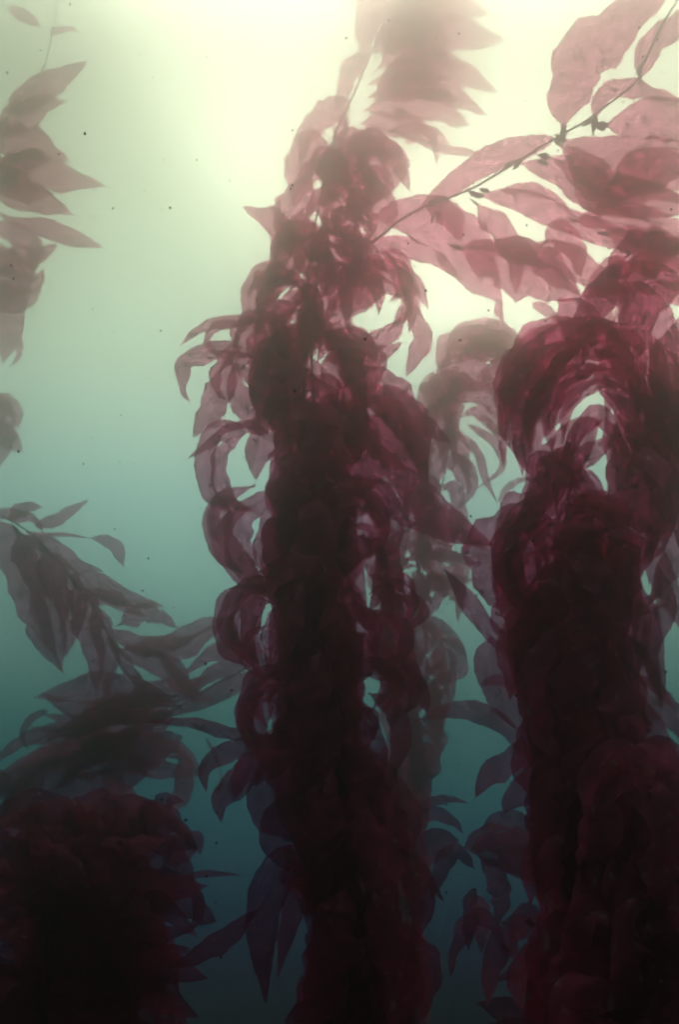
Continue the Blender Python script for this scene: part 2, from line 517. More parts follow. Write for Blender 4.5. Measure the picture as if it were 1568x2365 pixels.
mat_fill(back, [(y, l + f * (r - l), r - f * (r - l), d + .15) for (y, l, r, d) in ENV_MID for f in [.04 if 550 < y < 1150 else .13]], 210, 13, wr=(50, 100), lr=(200, 380), ds=.3)
for (x, y, r, a0, a1, w, z) in [
 (600, 790, 60, 20, 200, 34, -.2), (640, 700, 70, 10, 170, 36, -.2), (560, 880, 60, 60, 230, 30, -.1), (600, 1090, 95, 110, 260, 42, -.2), (590, 1250, 80, 90, 250, 40, -.2),
 (610, 1440, 90, 80, 250, 46, -.3), (630, 1500, 60, 100, 300, 34, -.3), (640, 1650, 75, 70, 260, 44, -.3), (640, 1640, 48, 40, 240, 30, -.35),
 (830, 1230, 62, 200, -60, 36, -.4), (830, 1250, 36, 160, -120, 24, -.45), (900, 1400, 55, 150, -60, 30, -.3), (880, 1480, 60, 120, -90, 34, -.3),
 (860, 1590, 60, 150, -70, 36, -.3), (800, 1480, 70, 170, -30, 44, -.35), (900, 1600, 60, 100, -60, 30, -.2), (800, 700, 80, 150, -20, 44, -.2), (850, 690, 90, 120, -60, 40, -.1),
 (880, 640, 60, 100, -70, 36, 0), (800, 850, 70, 170, 10, 50, -.3), (700, 600, 70, 190, 20, 50, -.2), (770, 450, 90, 170, 0, 54, 0), (720, 1150, 90, 200, 40, 56, -.35), (700, 1380, 80, 190, 30, 50, -.35)]:
    swirl(back, x, y, r, a0, a1, w, DC(y) + z, dz=.15, roll=50, twist=rng.uniform(-60, 60))
# ---- its crown, fading into the light at the surface
crown = kelp('giant_kelp', 'pale kelp crown fanning out beneath the bright surface above the middle column', 'kelp',
             [(745, 430, 9.0), (770, 320, 10.0), (820, 210, 11.2), (870, 90, 12.4), (930, -60, 13.0)], 'giant kelp plants', 6)
q = random.Random(5)
draw(crown, dd=2.4, rows=[
 ([(770,340),(710,330),(690,400),(680,480)], 70, 7.2, 7, dict(peak=.5)),
 ([(785,340),(860,335),(890,400),(840,480)], 90, 7.0, 6.8, dict(peak=.5)),
 ([(850,315),(890,335),(920,370),(945,440)], 44, 7.0, 6.8, dict(peak=.5)),
 ([(860,290),(950,318),(1030,345),(1112,356)], 22, 7.6, 7.4, dict(peak=.7)),
 ([(900,300),(980,300),(1005,340),(1010,385)], 26, 7.6, 7.4, dict(peak=.3)),
 ([(845,300),(800,360),(770,430),(740,480)], 90, 7.2, 7, {}),
 ([(810,230),(760,260),(715,300),(690,380)], 60, 7.8, 7.4, {}),
 ([(850,130),(820,150),(795,200),(775,260)], 45, 9, 8.6, {}),
 ([(900,0),(850,20),(845,80),(840,150)], 60, 10, 9.6, {}),
])
for (x0, y0, x1, y1, x2, y2, w) in [
 (830,285,930,290,1040,330,60),(840,255,980,240,1085,290,70),(850,225,990,200,1125,268,60),
 (850,195,1000,150,1152,212,64),(870,160,1000,90,1168,92,84),(880,130,990,20,1130,30,90),(880,100,950,0,1040,-60,90),
 (860,220,940,190,1060,235,56),(860,120,930,70,1040,100,80),(900,40,980,10,1100,-30,80),(880,180,980,140,1080,150,60)]:
    d = 10.6 + (300 - y0) * .01
    blade(crown, [(x0, y0), (x1, y1), (x2, y2)], w, d, d + q.uniform(-.6, .4), roll=q.uniform(-35, 35), twist=q.uniform(-40, 40), peak=.45)

# ================================================================== long frond reaching to the upper right
arm = kelp('kelp_frond', 'long pink frond with gas bladders reaching from the middle column to the top right', 'kelp frond',
           [(860, 560, 8.5), (945, 495, 8.2), (1050, 452, 7.8), (1110, 425, 7.6), (1200, 370, 7.4), (1290, 315, 7.1), (1350, 282, 6.9), (1390, 252, 6.8), (1440, 215, 6.7), (1470, 188, 6.7), (1492, 138, 6.7), (1530, 60, 6.7), (1590, -40, 6.7)], None, 5)
draw(arm, dd=2.7, rows=[
 ([(1302,300),(1312,215),(1370,110),(1560,-40)], 125, 4.4, 4.0, dict(peak=.42, bladder=(40, 8))),
 ([(1375,278),(1390,225),(1460,205),(1590,240)], 42, 4.2, 3.9, dict(peak=.35, roll=25, bladder=(36, 8))),
 ([(1300,322),(1390,378),(1490,385),(1640,340)], 135, 4.4, 3.8, dict(peak=.45, bladder=(30, 7))),
 ([(1395,290),(1440,285),(1500,275),(1640,290)], 95, 4.3, 4.0, dict(peak=.5, bladder=(26, 11))),
 ([(1290,318),(1180,350),(1080,400),(955,495)], 62, 4.7, 5.3, dict(peak=.4)),
 ([(1262,362),(1320,380),(1370,440),(1388,505)], 76, 4.7, 4.5, dict(peak=.6, bladder=(26, 8))),
 ([(1110,452),(1210,462),(1310,510),(1450,560),(1600,590)], 60, 4.8, 3.9, dict(peak=.35, bladder=(30, 7))),
 ([(1155,440),(1220,436),(1280,455),(1325,500)], 26, 4.8, 4.6, {}),
 ([(1330,510),(1420,505),(1500,540),(1620,600)], 60, 4.5, 4.0, {}),
 ([(1060,572),(1150,600),(1250,650),(1345,688)], 112, 4.9, 4.2, dict(peak=.45)),
 ([(1100,572),(1200,572),(1280,620),(1342,684)], 66, 4.9, 4.3, dict(peak=.5, roll=15)),
 ([(1000,500),(1010,480),(1045,505),(1065,560)], 60, 5.2, 5.0, {}),
 ([(1340,690),(1380,665),(1438,690),(1420,745)], 42, 4.2, 4.1, dict(peak=.5)),
 ([(1420,420),(1490,390),(1560,400),(1660,380)], 100, 4.6, 4.4, {}),
 ([(1260,560),(1290,540),(1330,580),(1340,640)], 60, 4.7, 4.6, {}),
 ([(1160,700),(1150,715),(1158,730),(1162,748)], 20, 4.6, 4.5, {}),
 ([(1480,180),(1500,110),(1560,60),(1620,-20)], 60, 4.2, 4.1, {}),
])
draw(arm, dd=2.7, rows=[
 ([(1200,375),(1290,400),(1400,470),(1560,500)], 60, 4.9, 4.4, dict(peak=.4)),
 ([(1290,330),(1400,430),(1500,470),(1640,460)], 90, 4.7, 4.2, dict(peak=.45)),
 ([(1400,540),(1480,560),(1560,640),(1640,700)], 80, 4.5, 4.2, dict(peak=.4)),
 ([(1180,590),(1280,590),(1380,640),(1460,700)], 70, 4.8, 4.4, dict(peak=.4)),
 ([(1100,470),(1160,520),(1200,600),(1190,680)], 60, 5.1, 5.0, dict(peak=.4, roll=40)),
 ([(1480,560),(1540,540),(1600,560),(1660,600)], 60, 4.4, 4.2, {}),
 ([(1450,590),(1400,640),(1390,720),(1430,800)], 70, 4.4, 4.2, dict(peak=.45)),
 ([(1230,700),(1260,715),(1285,735),(1290,750)], 26, 4.8, 4.7, {}),
 ([(1380,480),(1430,440),(1500,440),(1600,470)], 50, 4.8, 4.6, {}),
])
for (x, y, ux, uy) in [(1172, 384, -10, 12), (1196, 380, -10, 12), (1254, 375, 16, 6), (1095, 447, 13, 5), (1120, 440, 13, 4), (1357, 284, 12, -8),
                       (1398, 288, 9, 5), (1478, 160, 6, -12)]:
    d = 7.2
    a, b = at(x - ux, y - uy, d), at(x + ux, y + uy, d)
    tube('gas_bladder', [a.lerp(b, k / 15) for k in range(16)], lambda t: .019 * (.15 + math.sin(math.pi * t) ** .9), M_STIPE, arm, 12)

# ================================================================== the near kelp on the right
right = kelp('giant_kelp', 'near purple kelp arching over and hanging in thick loops down the right side', 'kelp',
             [(1340, 2500, 2.6), (1320, 2100, 2.7), (1300, 1750, 2.8), (1290, 1400, 3.0), (1320, 1100, 3.3), (1330, 1000, 4.2)], 'giant kelp plants', 3)
draw(right, dd=.7, rows=[
 ([(1290,690),(1340,740),(1420,860),(1480,1040)], 105, 3.6, 3.0, dict(peak=.35)),
 ([(1440,650),(1500,740),(1550,880),(1580,1100)], 115, 3.6, 3.0, dict(peak=.35)),
 ([(1400,640),(1470,590),(1560,590),(1660,640)], 100, 3.8, 3.7, dict(peak=.4)),
 ([(1360,690),(1440,640),(1520,650),(1640,720)], 80, 3.9, 3.7, dict(peak=.4)),
 ([(1370,740),(1270,770),(1200,850),(1170,960)], 90, 3.8, 3.6, dict(peak=.5)),
 ([(1360,780),(1250,850),(1200,960),(1215,1090)], 105, 3.7, 3.4, dict(peak=.5)),
 ([(1400,840),(1300,880),(1240,970),(1220,1100)], 70, 3.6, 3.3, dict(peak=.5, roll=20)),
 ([(1420,900),(1380,870),(1320,900),(1260,1010)], 50, 3.5, 3.3, dict(peak=.5)),
 ([(1350,780),(1420,790),(1460,860),(1480,960)], 90, 3.7, 3.5, {}),
 ([(1470,820),(1500,950),(1530,1100),(1500,1290)], 85, 3.4, 3.1, {}),
 ([(1430,960),(1460,1080),(1480,1200),(1450,1330)], 80, 3.3, 3.1, {}),
 ([(1530,900),(1565,1020),(1560,1150),(1535,1260)], 70, 3.4, 3.2, {}),
 ([(1400,970),(1340,990),(1290,1040),(1240,1120)], 70, 3.4, 3.2, dict(peak=.5)),
 ([(1420,1000),(1380,1040),(1310,1060),(1240,1060)], 60, 3.3, 3.2, dict(peak=.5)),
 ([(1240,1160),(1165,1210),(1125,1300),(1190,1430)], 105, 3.0, 2.9, dict(peak=.5)),
 ([(1260,1170),(1210,1220),(1190,1330),(1250,1440)], 110, 3.0, 2.8, dict(peak=.5)),
 ([(1205,1140),(1180,1160),(1165,1210),(1140,1262)], 40, 3.1, 3.0, {}),
 ([(1290,1540),(1190,1510),(1090,1400),(1025,1312)], 46, 2.9, 3.2, dict(peak=.55)),
 ([(1330,1150),(1400,1200),(1400,1330),(1340,1440)], 60, 2.9, 2.8, dict(peak=.5, twist=30)),
 ([(1300,1160),(1350,1240),(1350,1340),(1310,1430)], 70, 2.85, 2.8, dict(peak=.5)),
 ([(1400,1160),(1430,1230),(1425,1310),(1400,1380)], 40, 3.1, 3.0, {}),
 ([(1410,1300),(1470,1400),(1510,1520),(1530,1640)], 75, 3.1, 2.9, {}),
 ([(1370,1440),(1440,1490),(1500,1560),(1560,1640)], 60, 3.0, 2.9, {}),
 ([(1360,1420),(1400,1520),(1440,1580),(1505,1700)], 80, 2.9, 2.8, {}),
 ([(1440,1410),(1480,1395),(1515,1375),(1530,1345)], 22, 3.2, 3.1, {}),
 ([(1445,1420),(1490,1412),(1520,1400),(1550,1400)], 20, 3.2, 3.1, {}),
 ([(1350,1560),(1450,1620),(1520,1700),(1600,1830)], 60, 2.9, 2.8, {}),
 ([(1130,1470),(1150,1560),(1210,1650),(1300,1720)], 100, 3.8, 3.5, {}),
 ([(1310,1700),(1200,1745),(1135,1785),(1098,1842)], 62, 2.7, 2.8, dict(peak=.55)),
 ([(1330,1750),(1240,1800),(1180,1850),(1165,1880)], 70, 2.7, 2.7, dict(peak=.5)),
 ([(1450,1560),(1520,1620),(1600,1700),(1640,1760)], 70, 3.2, 3.1, {}),
 ([(1500,1250),(1530,1330),(1560,1400),(1600,1480)], 60, 3.3, 3.1, {}),
])
draw(right, dd=.7, rows=[
 ([(1590,560),(1480,620),(1380,700),(1300,850)], 80, 4.0, 3.6, dict(peak=.5)),
 ([(1600,640),(1500,700),(1440,800),(1400,960)], 90, 3.9, 3.5, dict(peak=.5, twist=25)),
 ([(1600,700),(1560,800),(1530,930),(1540,1080)], 90, 3.8, 3.4, dict(peak=.5)),
 ([(1420,740),(1330,800),(1260,900),(1215,1010)], 70, 3.8, 3.5, dict(peak=.45)),
 ([(1300,740),(1220,800),(1170,900),(1180,1000)], 66, 3.9, 3.7, dict(peak=.5)),
 ([(1480,840),(1460,960),(1440,1080),(1400,1200)], 80, 3.5, 3.2, dict(peak=.45, roll=25)),
 ([(1400,960),(1430,1060),(1440,1180),(1400,1290)], 70, 3.3, 3.1, dict(peak=.45)),
 ([(1500,1000),(1510,1120),(1490,1240),(1440,1340)], 80, 3.3, 3.1, dict(peak=.45)),
 ([(1550,1060),(1570,1180),(1550,1300),(1500,1400)], 70, 3.3, 3.1, dict(peak=.45)),
 ([(1320,1020),(1270,1100),(1240,1190),(1260,1290)], 80, 3.2, 3.0, dict(peak=.45)),
 ([(1340,1060),(1340,1180),(1310,1290),(1260,1400)], 90, 3.1, 2.9, dict(peak=.45, twist=30)),
 ([(1360,1250),(1380,1370),(1370,1480),(1330,1600)], 90, 3.0, 2.8, dict(peak=.45)),
 ([(1260,1380),(1230,1470),(1220,1560),(1250,1660)], 80, 3.0, 2.9, dict(peak=.45)),
 ([(1300,1500),(1330,1600),(1340,1700),(1310,1820)], 90, 2.9, 2.8, dict(peak=.45)),
])
for (x, y, r, a0, a1, w, d) in [
 (1390, 1010, 235, 75, 195, 50, 4.0), (1400, 1020, 205, 85, 200, 54, 3.9), (1390, 1010, 170, 70, 190, 46, 3.8), (1400, 1000, 130, 80, 200, 44, 3.7), (1400, 1000, 100, 60, 190, 34, 3.6),
 (1400, 1060, 260, 60, -20, 56, 3.9), (1380, 1050, 210, 55, -30, 54, 3.8), (1370, 1040, 160, 60, -30, 50, 3.7), (1350, 1030, 120, 70, -40, 40, 3.6),
 (1330, 1300, 120, 100, -80, 50, 3.0), (1320, 1310, 80, 120, -100, 44, 2.95), (1290, 1290, 130, 90, 250, 54, 3.1), (1280, 1300, 90, 100, 270, 44, 3.0)]:
    swirl(right, x, y, r, a0, a1, w, d, sq=1.15, dz=.3, roll=45, twist=rng.uniform(-50, 50))
draw(right, dd=.6, rows=[
 ([(1500,760),(1530,900),(1500,1050),(1540,1220)], 56, 3.6, 3.2, dict(peak=.4, twist=80)),
 ([(1560,820),(1590,980),(1560,1130),(1580,1300)], 60, 3.5, 3.2, dict(peak=.4, twist=-70)),
 ([(1460,1240),(1440,1340),(1480,1450),(1470,1570)], 54, 3.2, 3.0, dict(peak=.4, twist=90)),
 ([(1520,1300),(1540,1400),(1500,1500),(1530,1620)], 50, 3.2, 3.0, dict(peak=.4, twist=-80)),
 ([(1400,1430),(1450,1500),(1440,1600),(1500,1690)], 56, 3.1, 2.9, dict(peak=.4, twist=70)),
])
ENV_R = [(720, 1300, 1600, 3.8), (850, 1230, 1610, 3.6), (1000, 1210, 1600, 3.4), (1120, 1230, 1590, 3.2), (1300, 1150, 1480, 3.05), (1450, 1190, 1440, 3.0), (1600, 1210, 1440, 2.9),
         (1750, 1240, 1500, 2.8), (1900, 1240, 1620, 2.8), (2100, 1260, 1640, 2.7), (2400, 1260, 1660, 2.6)]
fill(right, [e for e in ENV_R if e[0] >= 1000], 30, 21, wr=(40, 74), lr=(190, 340))
mat_fill(right, [e for e in ENV_R if e[0] >= 1120], 130, 22, wr=(40, 78), lr=(190, 340), ds=.35)

dark = kelp('giant_kelp', 'darkest kelp mass filling the bottom right corner, closest to the camera', 'kelp',
            [(1480, 2500, 2.2), (1490, 2200, 2.25), (1480, 1950, 2.4), (1470, 1780, 2.6)], 'giant kelp plants', 5)
fill(dark, [(1740, 1390, 1570, 2.4), (1850, 1370, 1600, 2.35), (2050, 1330, 1640, 2.3), (2400, 1290, 1660, 2.2)], 60, 31, wr=(34, 64), lr=(150, 260), ds=.2)
mat_fill(dark, [(1740, 1390, 1570, 2.5), (1850, 1370, 1600, 2.5), (2050, 1330, 1640, 2.4), (2400, 1290, 1660, 2.3)], 120, 32, wr=(34, 64), lr=(150, 260), ds=.25)
draw(dark, [
 ([(1480,1960),(1400,1900),(1375,1820),(1420,1750),(1500,1740)], 90, 2.3, 2.3, dict(peak=.6)),
 ([(1500,1960),(1450,1860),(1460,1780),(1560,1780)], 130, 2.3, 2.3, dict(peak=.6)),
])

# ================================================================== far hazy kelp seen between
far = kelp('giant_kelp', 'hazy grey green kelp far off between the middle column and the purple kelp', 'kelp',
           [(930, 2400, 7.5), (940, 2000, 7.7), (950, 1600, 8.0), (980, 1300, 8.3), (1030, 1080, 8.7), (1030, 1000, 9.1)], 'giant kelp plants', 4)
q = random.Random(77)
for (x, y, r, a0, a1, w) in [(1090, 850, 70, 200, 10, 70), (1110, 850, 80, 170, 0, 70), (1120, 880, 80, 150, -30, 80), (1080, 900, 60, 190, 20, 70), (1150, 840, 50, 180, 20, 70),
                             (1060, 940, 55, 200, 40, 70), (1040, 920, 50, 120, 260, 60), (1150, 900, 60, 120, -40, 60), (1080, 960, 60, 170, 0, 60), (1100, 1000, 50, 130, -20, 40),
                             (1170, 960, 40, 100, -60, 50), (1020, 1000, 50, 80, 250, 60), (1040, 880, 45, 150, 260, 50), (1130, 930, 50, 150, 0, 60)]:
    swirl(far, x, y, r, a0, a1, w, 9.0)
ENV_F = [(840, 1020, 1150, 9.0), (980, 960, 1090, 8.5), (1100, 950, 1085, 8.4), (1200, 880, 1085, 8.2), (1300, 870, 1090, 8.1), (1450, 870, 1060, 8.0), (1600, 880, 1050, 7.9), (1750, 880, 1000, 7.8), (1900, 880, 980, 7.7), (2300, 870, 980, 7.5)]
fill(far, ENV_F, 60, 41, wr=(60, 110), lr=(250, 420), ds=.4)
mat_fill(far, [e for e in ENV_F if e[0] >= 1100], 70, 42, wr=(60, 100), lr=(250, 420), ds=.4)
draw(far, dd=-.6, rows=[
 ([(1000,1180),(1060,1200),(1085,1240),(1060,1290)], 34, 8.7, 8.6, {}),
 ([(1000,1220),(1060,1235),(1100,1255),(1128,1272)], 30, 8.7, 8.6, {}),
 ([(1000,1270),(1050,1285),(1090,1300),(1120,1300)], 24, 8.7, 8.6, {}),
 ([(980,1330),(1040,1335),(1080,1340),(1108,1335)], 20, 8.7, 8.6, {}),
 ([(960,1420),(1010,1450),(1050,1480),(1080,1520)], 40, 8.6, 8.5, {}),
 ([(1060,1000),(1100,1040),(1120,1100),(1150,1165)], 22, 9, 9, {}),
 ([(1080,980),(1140,1020),(1160,1080),(1100,1130)], 20, 9, 9, {}),
 ([(1040,1040),(1080,1080),(1090,1130),(1050,1180)], 30, 9, 9, {}),
 ([(1100,960),(1160,1000),(1200,1010),(1230,1000)], 20, 9, 9, {}),
 ([(1150,1160),(1180,1120),(1220,1105),(1250,1110)], 16, 9, 9, {}),
])

# ================================================================== washed out kelp along the left edge
left = kelp('giant_kelp', 'faded pink kelp at the upper left edge, its short blades pointing right', 'kelp',
            [(-60, 1200, 9.2), (-30, 900, 9.4), (-20, 600, 9.6), (-5, 400, 9.8), (20, 265, 10.2), (80, 190, 10.6), (110, 120, 11.0), (140, -40, 11.6)], 'giant kelp plants', 5)
draw(left, dd=2.8, rows=[
 ([(20,20),(60,40),(95,62)], 30, 8.2, 8.2, {}),
 ([(112,80),(150,66),(180,72)], 16, 8.4, 8.4, {}),
 ([(20,262),(60,230),(120,190),(205,142)], 62, 7.4, 7.4, {}),
 ([(-10,310),(50,270),(100,240),(150,235)], 66, 7.2, 7.2, {}),
 ([(-20,330),(40,325),(90,340),(160,372)], 80, 7, 7, {}),
 ([(-20,390),(60,390),(150,410),(242,430)], 76, 6.9, 6.9, {}),
 ([(-20,440),(50,450),(110,470),(166,495)], 70, 6.9, 6.9, {}),
 ([(-20,480),(30,510),(110,530),(238,572)], 44, 6.8, 6.8, dict(peak=.6)),
 ([(-20,530),(40,540),(80,580),(70,640)], 50, 6.8, 6.8, {}),
 ([(-30,620),(30,600),(90,590),(132,560)], 56, 6.8, 6.8, {}),
 ([(-30,650),(30,650),(80,650),(100,620)], 60, 6.8, 6.8, {}),
 ([(-30,680),(10,690),(60,690),(95,660)], 60, 6.7, 6.7, {}),
 ([(-30,640),(10,700),(20,760),(5,840)], 80, 6.7, 6.7, {}),
 ([(-20,560),(10,600),(50,620),(60,700)], 60, 6.8, 6.8, {}),
 ([(48,780),(45,800),(38,830),(22,845)], 14, 6.8, 6.8, {}),
 ([(-30,920),(0,930),(30,945),(42,990)], 46, 6.6, 6.6, {}),
 ([(-30,980),(0,1000),(25,1020),(52,1042)], 60, 6.6, 6.6, {}),
 ([(-30,900),(-5,950),(10,1000),(0,1080)], 60, 6.6, 6.6, {}),
 ([(-20,360),(20,420),(60,440),(120,450)], 70, 6.9, 6.9, {}),
 ([(-20,420),(20,400),(70,360),(110,360)], 60, 6.9, 6.9, {}),
])

# ================================================================== drooping fronds on the middle left
fan = kelp('kelp_frond', 'mauve frond drooping steeply from the left edge, with a slanting stem', 'kelp frond',
           [(-60, 1160, 7.4), (0, 1190, 7.4), (60, 1225, 7.4), (115, 1275, 7.4), (165, 1335, 7.4), (230, 1430, 7.4), (290, 1550, 7.4), (330, 1600, 7.5)], 'drooping fronds on the left', 3)
draw(fan, dd=2.8, rows=[
 ([(80,1215),(130,1200),(170,1175),(205,1154)], 30, 4.6, 4.7, {}),
 ([(20,1200),(45,1178),(75,1170),(98,1172)], 32, 4.6, 4.7, {}),
 ([(-20,1180),(30,1190),(70,1195),(100,1230)], 30, 4.5, 4.5, {}),
 ([(208,1243),(245,1248),(270,1268),(284,1310)], 32, 4.7, 4.8, dict(peak=.5)),
 ([(60,1230),(90,1235),(150,1235),(208,1243)], 12, 4.7, 4.7, {}),
 ([(-10,1200),(50,1300),(80,1400),(130,1520)], 88, 4.6, 4.5, dict(roll=20)),
 ([(40,1230),(90,1310),(120,1420),(140,1550)], 92, 4.6, 4.4, {}),
 ([(100,1270),(130,1330),(165,1400),(150,1520)], 80, 4.6, 4.5, {}),
 ([(60,1240),(110,1260),(170,1300),(240,1320)], 42, 4.6, 4.6, {}),
 ([(160,1330),(220,1350),(300,1385),(380,1400)], 54, 4.6, 4.5, dict(peak=.3)),
 ([(170,1345),(200,1430),(215,1500),(222,1600)], 66, 4.6, 4.5, {}),
 ([(215,1400),(240,1470),(250,1540),(240,1620)], 54, 4.6, 4.5, {}),
 ([(238,1440),(272,1510),(310,1560),(343,1602)], 28, 4.5, 4.3, dict(peak=.6)),
 ([(190,1375),(250,1380),(290,1400),(335,1425)], 40, 4.6, 4.6, {}),
 ([(280,1440),(330,1415),(370,1425),(410,1450)], 46, 4.8, 4.8, {}),
 ([(60,1440),(85,1480),(120,1520),(150,1560)], 26, 4.5, 4.4, {}),
 ([(240,1450),(330,1490),(420,1495),(520,1440)], 56, 4.7, 4.9, dict(peak=.5)),
 ([(300,1500),(400,1480),(480,1440),(550,1425)], 44, 4.8, 5, {}),
 ([(270,1500),(360,1530),(440,1600),(500,1620)], 50, 4.8, 4.8, {}),
 ([(370,1510),(400,1540),(430,1580),(445,1620)], 40, 4.8, 4.8, {}),
])
fan2 = kelp('kelp_frond', 'mauve frond lying nearly level between the left edge and the middle column', 'kelp frond',
            [(-60, 1860, 7.0), (60, 1790, 7.0), (180, 1740, 7.1), (290, 1690, 7.2), (400, 1640, 7.3), (500, 1580, 7.4), (620, 1520, 7.5)], 'drooping fronds on the left', 3)
draw(fan2, dd=2.8, rows=[
 ([(620,1560),(540,1580),(460,1620),(350,1665)], 46, 4.6, 4.5, {}),
 ([(600,1520),(530,1540),(470,1570),(420,1620)], 40, 4.7, 4.6, {}),
 ([(620,1500),(560,1500),(490,1510),(420,1560)], 44, 4.7, 4.6, {}),
 ([(420,1640),(330,1600),(220,1590),(80,1610)], 74, 4.5, 4.3, dict(peak=.5)),
 ([(400,1650),(300,1640),(180,1640),(90,1600)], 60, 4.5, 4.3, {}),
 ([(400,1660),(320,1680),(220,1680),(100,1650)], 62, 4.5, 4.4, {}),
 ([(330,1680),(250,1720),(170,1700),(60,1720)], 50, 4.4, 4.3, {}),
 ([(330,1690),(230,1740),(130,1740),(10,1790)], 60, 4.4, 4.3, {}),
 ([(300,1640),(250,1660),(170,1690),(60,1680)], 30, 4.4, 4.3, {}),
 ([(110,1640),(70,1660),(50,1700),(65,1735)], 18, 4.4, 4.3, {}),
 ([(420,1700),(340,1740),(250,1760),(130,1800)], 72, 4.3, 4.2, {}),
 ([(200,1740),(140,1780),(70,1810),(0,1860)], 66, 4.2, 4.1, {}),
 ([(350,1740),(280,1800),(180,1820),(40,1870)], 66, 4.2, 4.0, {}),
 ([(280,1700),(360,1720),(420,1740),(470,1790)], 50, 4.4, 4.4, {}),
 ([(290,1760),(340,1770),(400,1780),(470,1790)], 44, 4.3, 4.4, {}),
 ([(400,1720),(425,1760),(420,1830),(375,1890)], 46, 4.2, 4.2, dict(peak=.5)),
 ([(270,1750),(260,1800),(300,1850),(380,1870)], 50, 4.2, 4.2, {}),
 ([(100,1790),(60,1820),(30,1880),(-20,1920)], 70, 4.1, 4.0, {}),
 ([(-40,1790),(0,1800),(20,1840),(10,1900)], 40, 4.1, 4.0, {}),
 ([(470,1700),(490,1730),(505,1770),(515,1820)], 7, 4.1, 4.1, {}),
 ([(250,1600),(290,1640),(350,1660),(400,1640)], 60, 4.5, 4.5, {}),
 ([(300,1600),(380,1600),(430,1590),(480,1560)], 60, 4.5, 4.5, {}),
 ([(240,1620),(210,1680),(240,1730),(330,1740)], 70, 4.4, 4.4, {}),
])

q = random.Random(123)
for k in range(9):
    t = (k + q.random()) / 9
    x0, y0 = 420 - 400 * t + q.uniform(-20, 20), 1620 + 190 * t + q.uniform(-70, 70)
    sgn = q.choice((-1, -1, 1))
    ln, up = q.uniform(140, 300), q.uniform(-110, 110)
    blade(fan2, [(x0, y0), (x0 + sgn * ln * .35, y0 + up * .5 - 14), (x0 + sgn * ln * .7, y0 + up * .8), (x0 + sgn * ln, y0 + up + 34)], q.uniform(30, 56),
          7.1, 7.1 + q.uniform(-.5, .5), roll=q.uniform(-45, 45), twist=q.uniform(-50, 50), peak=q.uniform(.3, .5), bladder=(12, 3))

# ================================================================== dark purple kelp at the lower left
low = kelp('giant_kelp', 'dark purple bushy kelp mass filling the lower left corner', 'kelp',
           [(80, 2500, 3.4), (110, 2250, 3.5), (140, 2050, 3.7), (120, 1920, 3.8)], 'giant kelp plants', 5)
draw(low, dd=.6, rows=[
 ([(180,1960),(120,1900),(60,1870),(-40,1910)], 110, 3.1, 2.9, {}),
 ([(200,1940),(100,1960),(30,1980),(-60,1960)], 120, 3.1, 2.9, {}),
 ([(240,1920),(160,1880),(80,1880),(0,1900)], 60, 3.1, 2.9, {}),
 ([(160,1960),(250,1880),(330,1870),(400,1900)], 80, 3.3, 3.2, {}),
 ([(180,1980),(280,1920),(380,1920),(455,1960)], 120, 3.3, 3.2, dict(peak=.5)),
 ([(190,2000),(300,1980),(400,2000),(450,2040)], 120, 3.3, 3.2, dict(peak=.5)),
 ([(200,2020),(290,2040),(370,2060),(450,2070)], 60, 3.3, 3.2, {}),
 ([(370,1880),(400,1900),(430,1925),(438,1960)], 30, 3.3, 3.2, {}),
 ([(380,1990),(430,1950),(455,1940),(462,1975)], 60, 3.3, 3.2, {}),
 ([(400,2040),(460,2020),(510,2018),(560,2022)], 16, 3.4, 3.3, {}),
 ([(110,2030),(160,2060),(210,2110),(275,2145)], 46, 2.9, 2.8, {}),
 ([(200,2000),(160,2030),(110,2040),(60,2060)], 50, 2.9, 2.8, {}),
 ([(115,2040),(125,2080),(118,2110),(112,2140)], 16, 2.9, 2.8, {}),
 ([(150,2080),(180,2120),(190,2160),(200,2200)], 22, 2.9, 2.8, {}),
 ([(440,2040),(460,2090),(450,2130),(420,2160)], 28, 3.2, 3.1, {}),
 ([(200,2060),(270,2080),(320,2110),(350,2150)], 90, 3.1, 3.0, {}),
 ([(60,2100),(180,2130),(300,2160),(440,2150)], 100, 3.1, 3.0, {}),
 ([(60,2180),(180,2200),(300,2220),(440,2190)], 120, 3.0, 3.0, {}),
 ([(90,2300),(240,2250),(350,2230),(480,2260)], 130, 3.0, 3.0, {}),
 ([(100,2380),(240,2300),(340,2290),(460,2350)], 120, 3.0, 3.0, {}),
])
q = random.Random(99)
for k in range(44):
    a = R(-185 + 250 * q.random())
    ln = q.uniform(130, 360) * (1 - .25 * (math.sin(a) < -.5))
    cx, cy = 140 + q.uniform(-120, 160), 2000 + q.uniform(-70, 120)
    dx, dy = math.cos(a), math.sin(a) * .62
    sag = q.uniform(10, 70)
    blade(low, [(cx, cy), (cx + dx * ln * .35, cy + dy * ln * .4), (cx + dx * ln * .7, cy + dy * ln * .75 + sag * .3), (cx + dx * ln, cy + dy * ln + sag)], q.uniform(44, 84),
          3.8 + q.uniform(-.3, .3), 3.8 + q.uniform(-.7, .5), roll=q.uniform(-45, 45), twist=q.uniform(-60, 60), peak=q.uniform(.3, .5))
mat_fill(low, [(2010, 60, 330, 4.0), (2060, -20, 360, 4.0), (2180, -60, 370, 3.9), (2400, -60, 400, 3.8)], 110, 52, wr=(34, 66), lr=(140, 280), ds=.35)

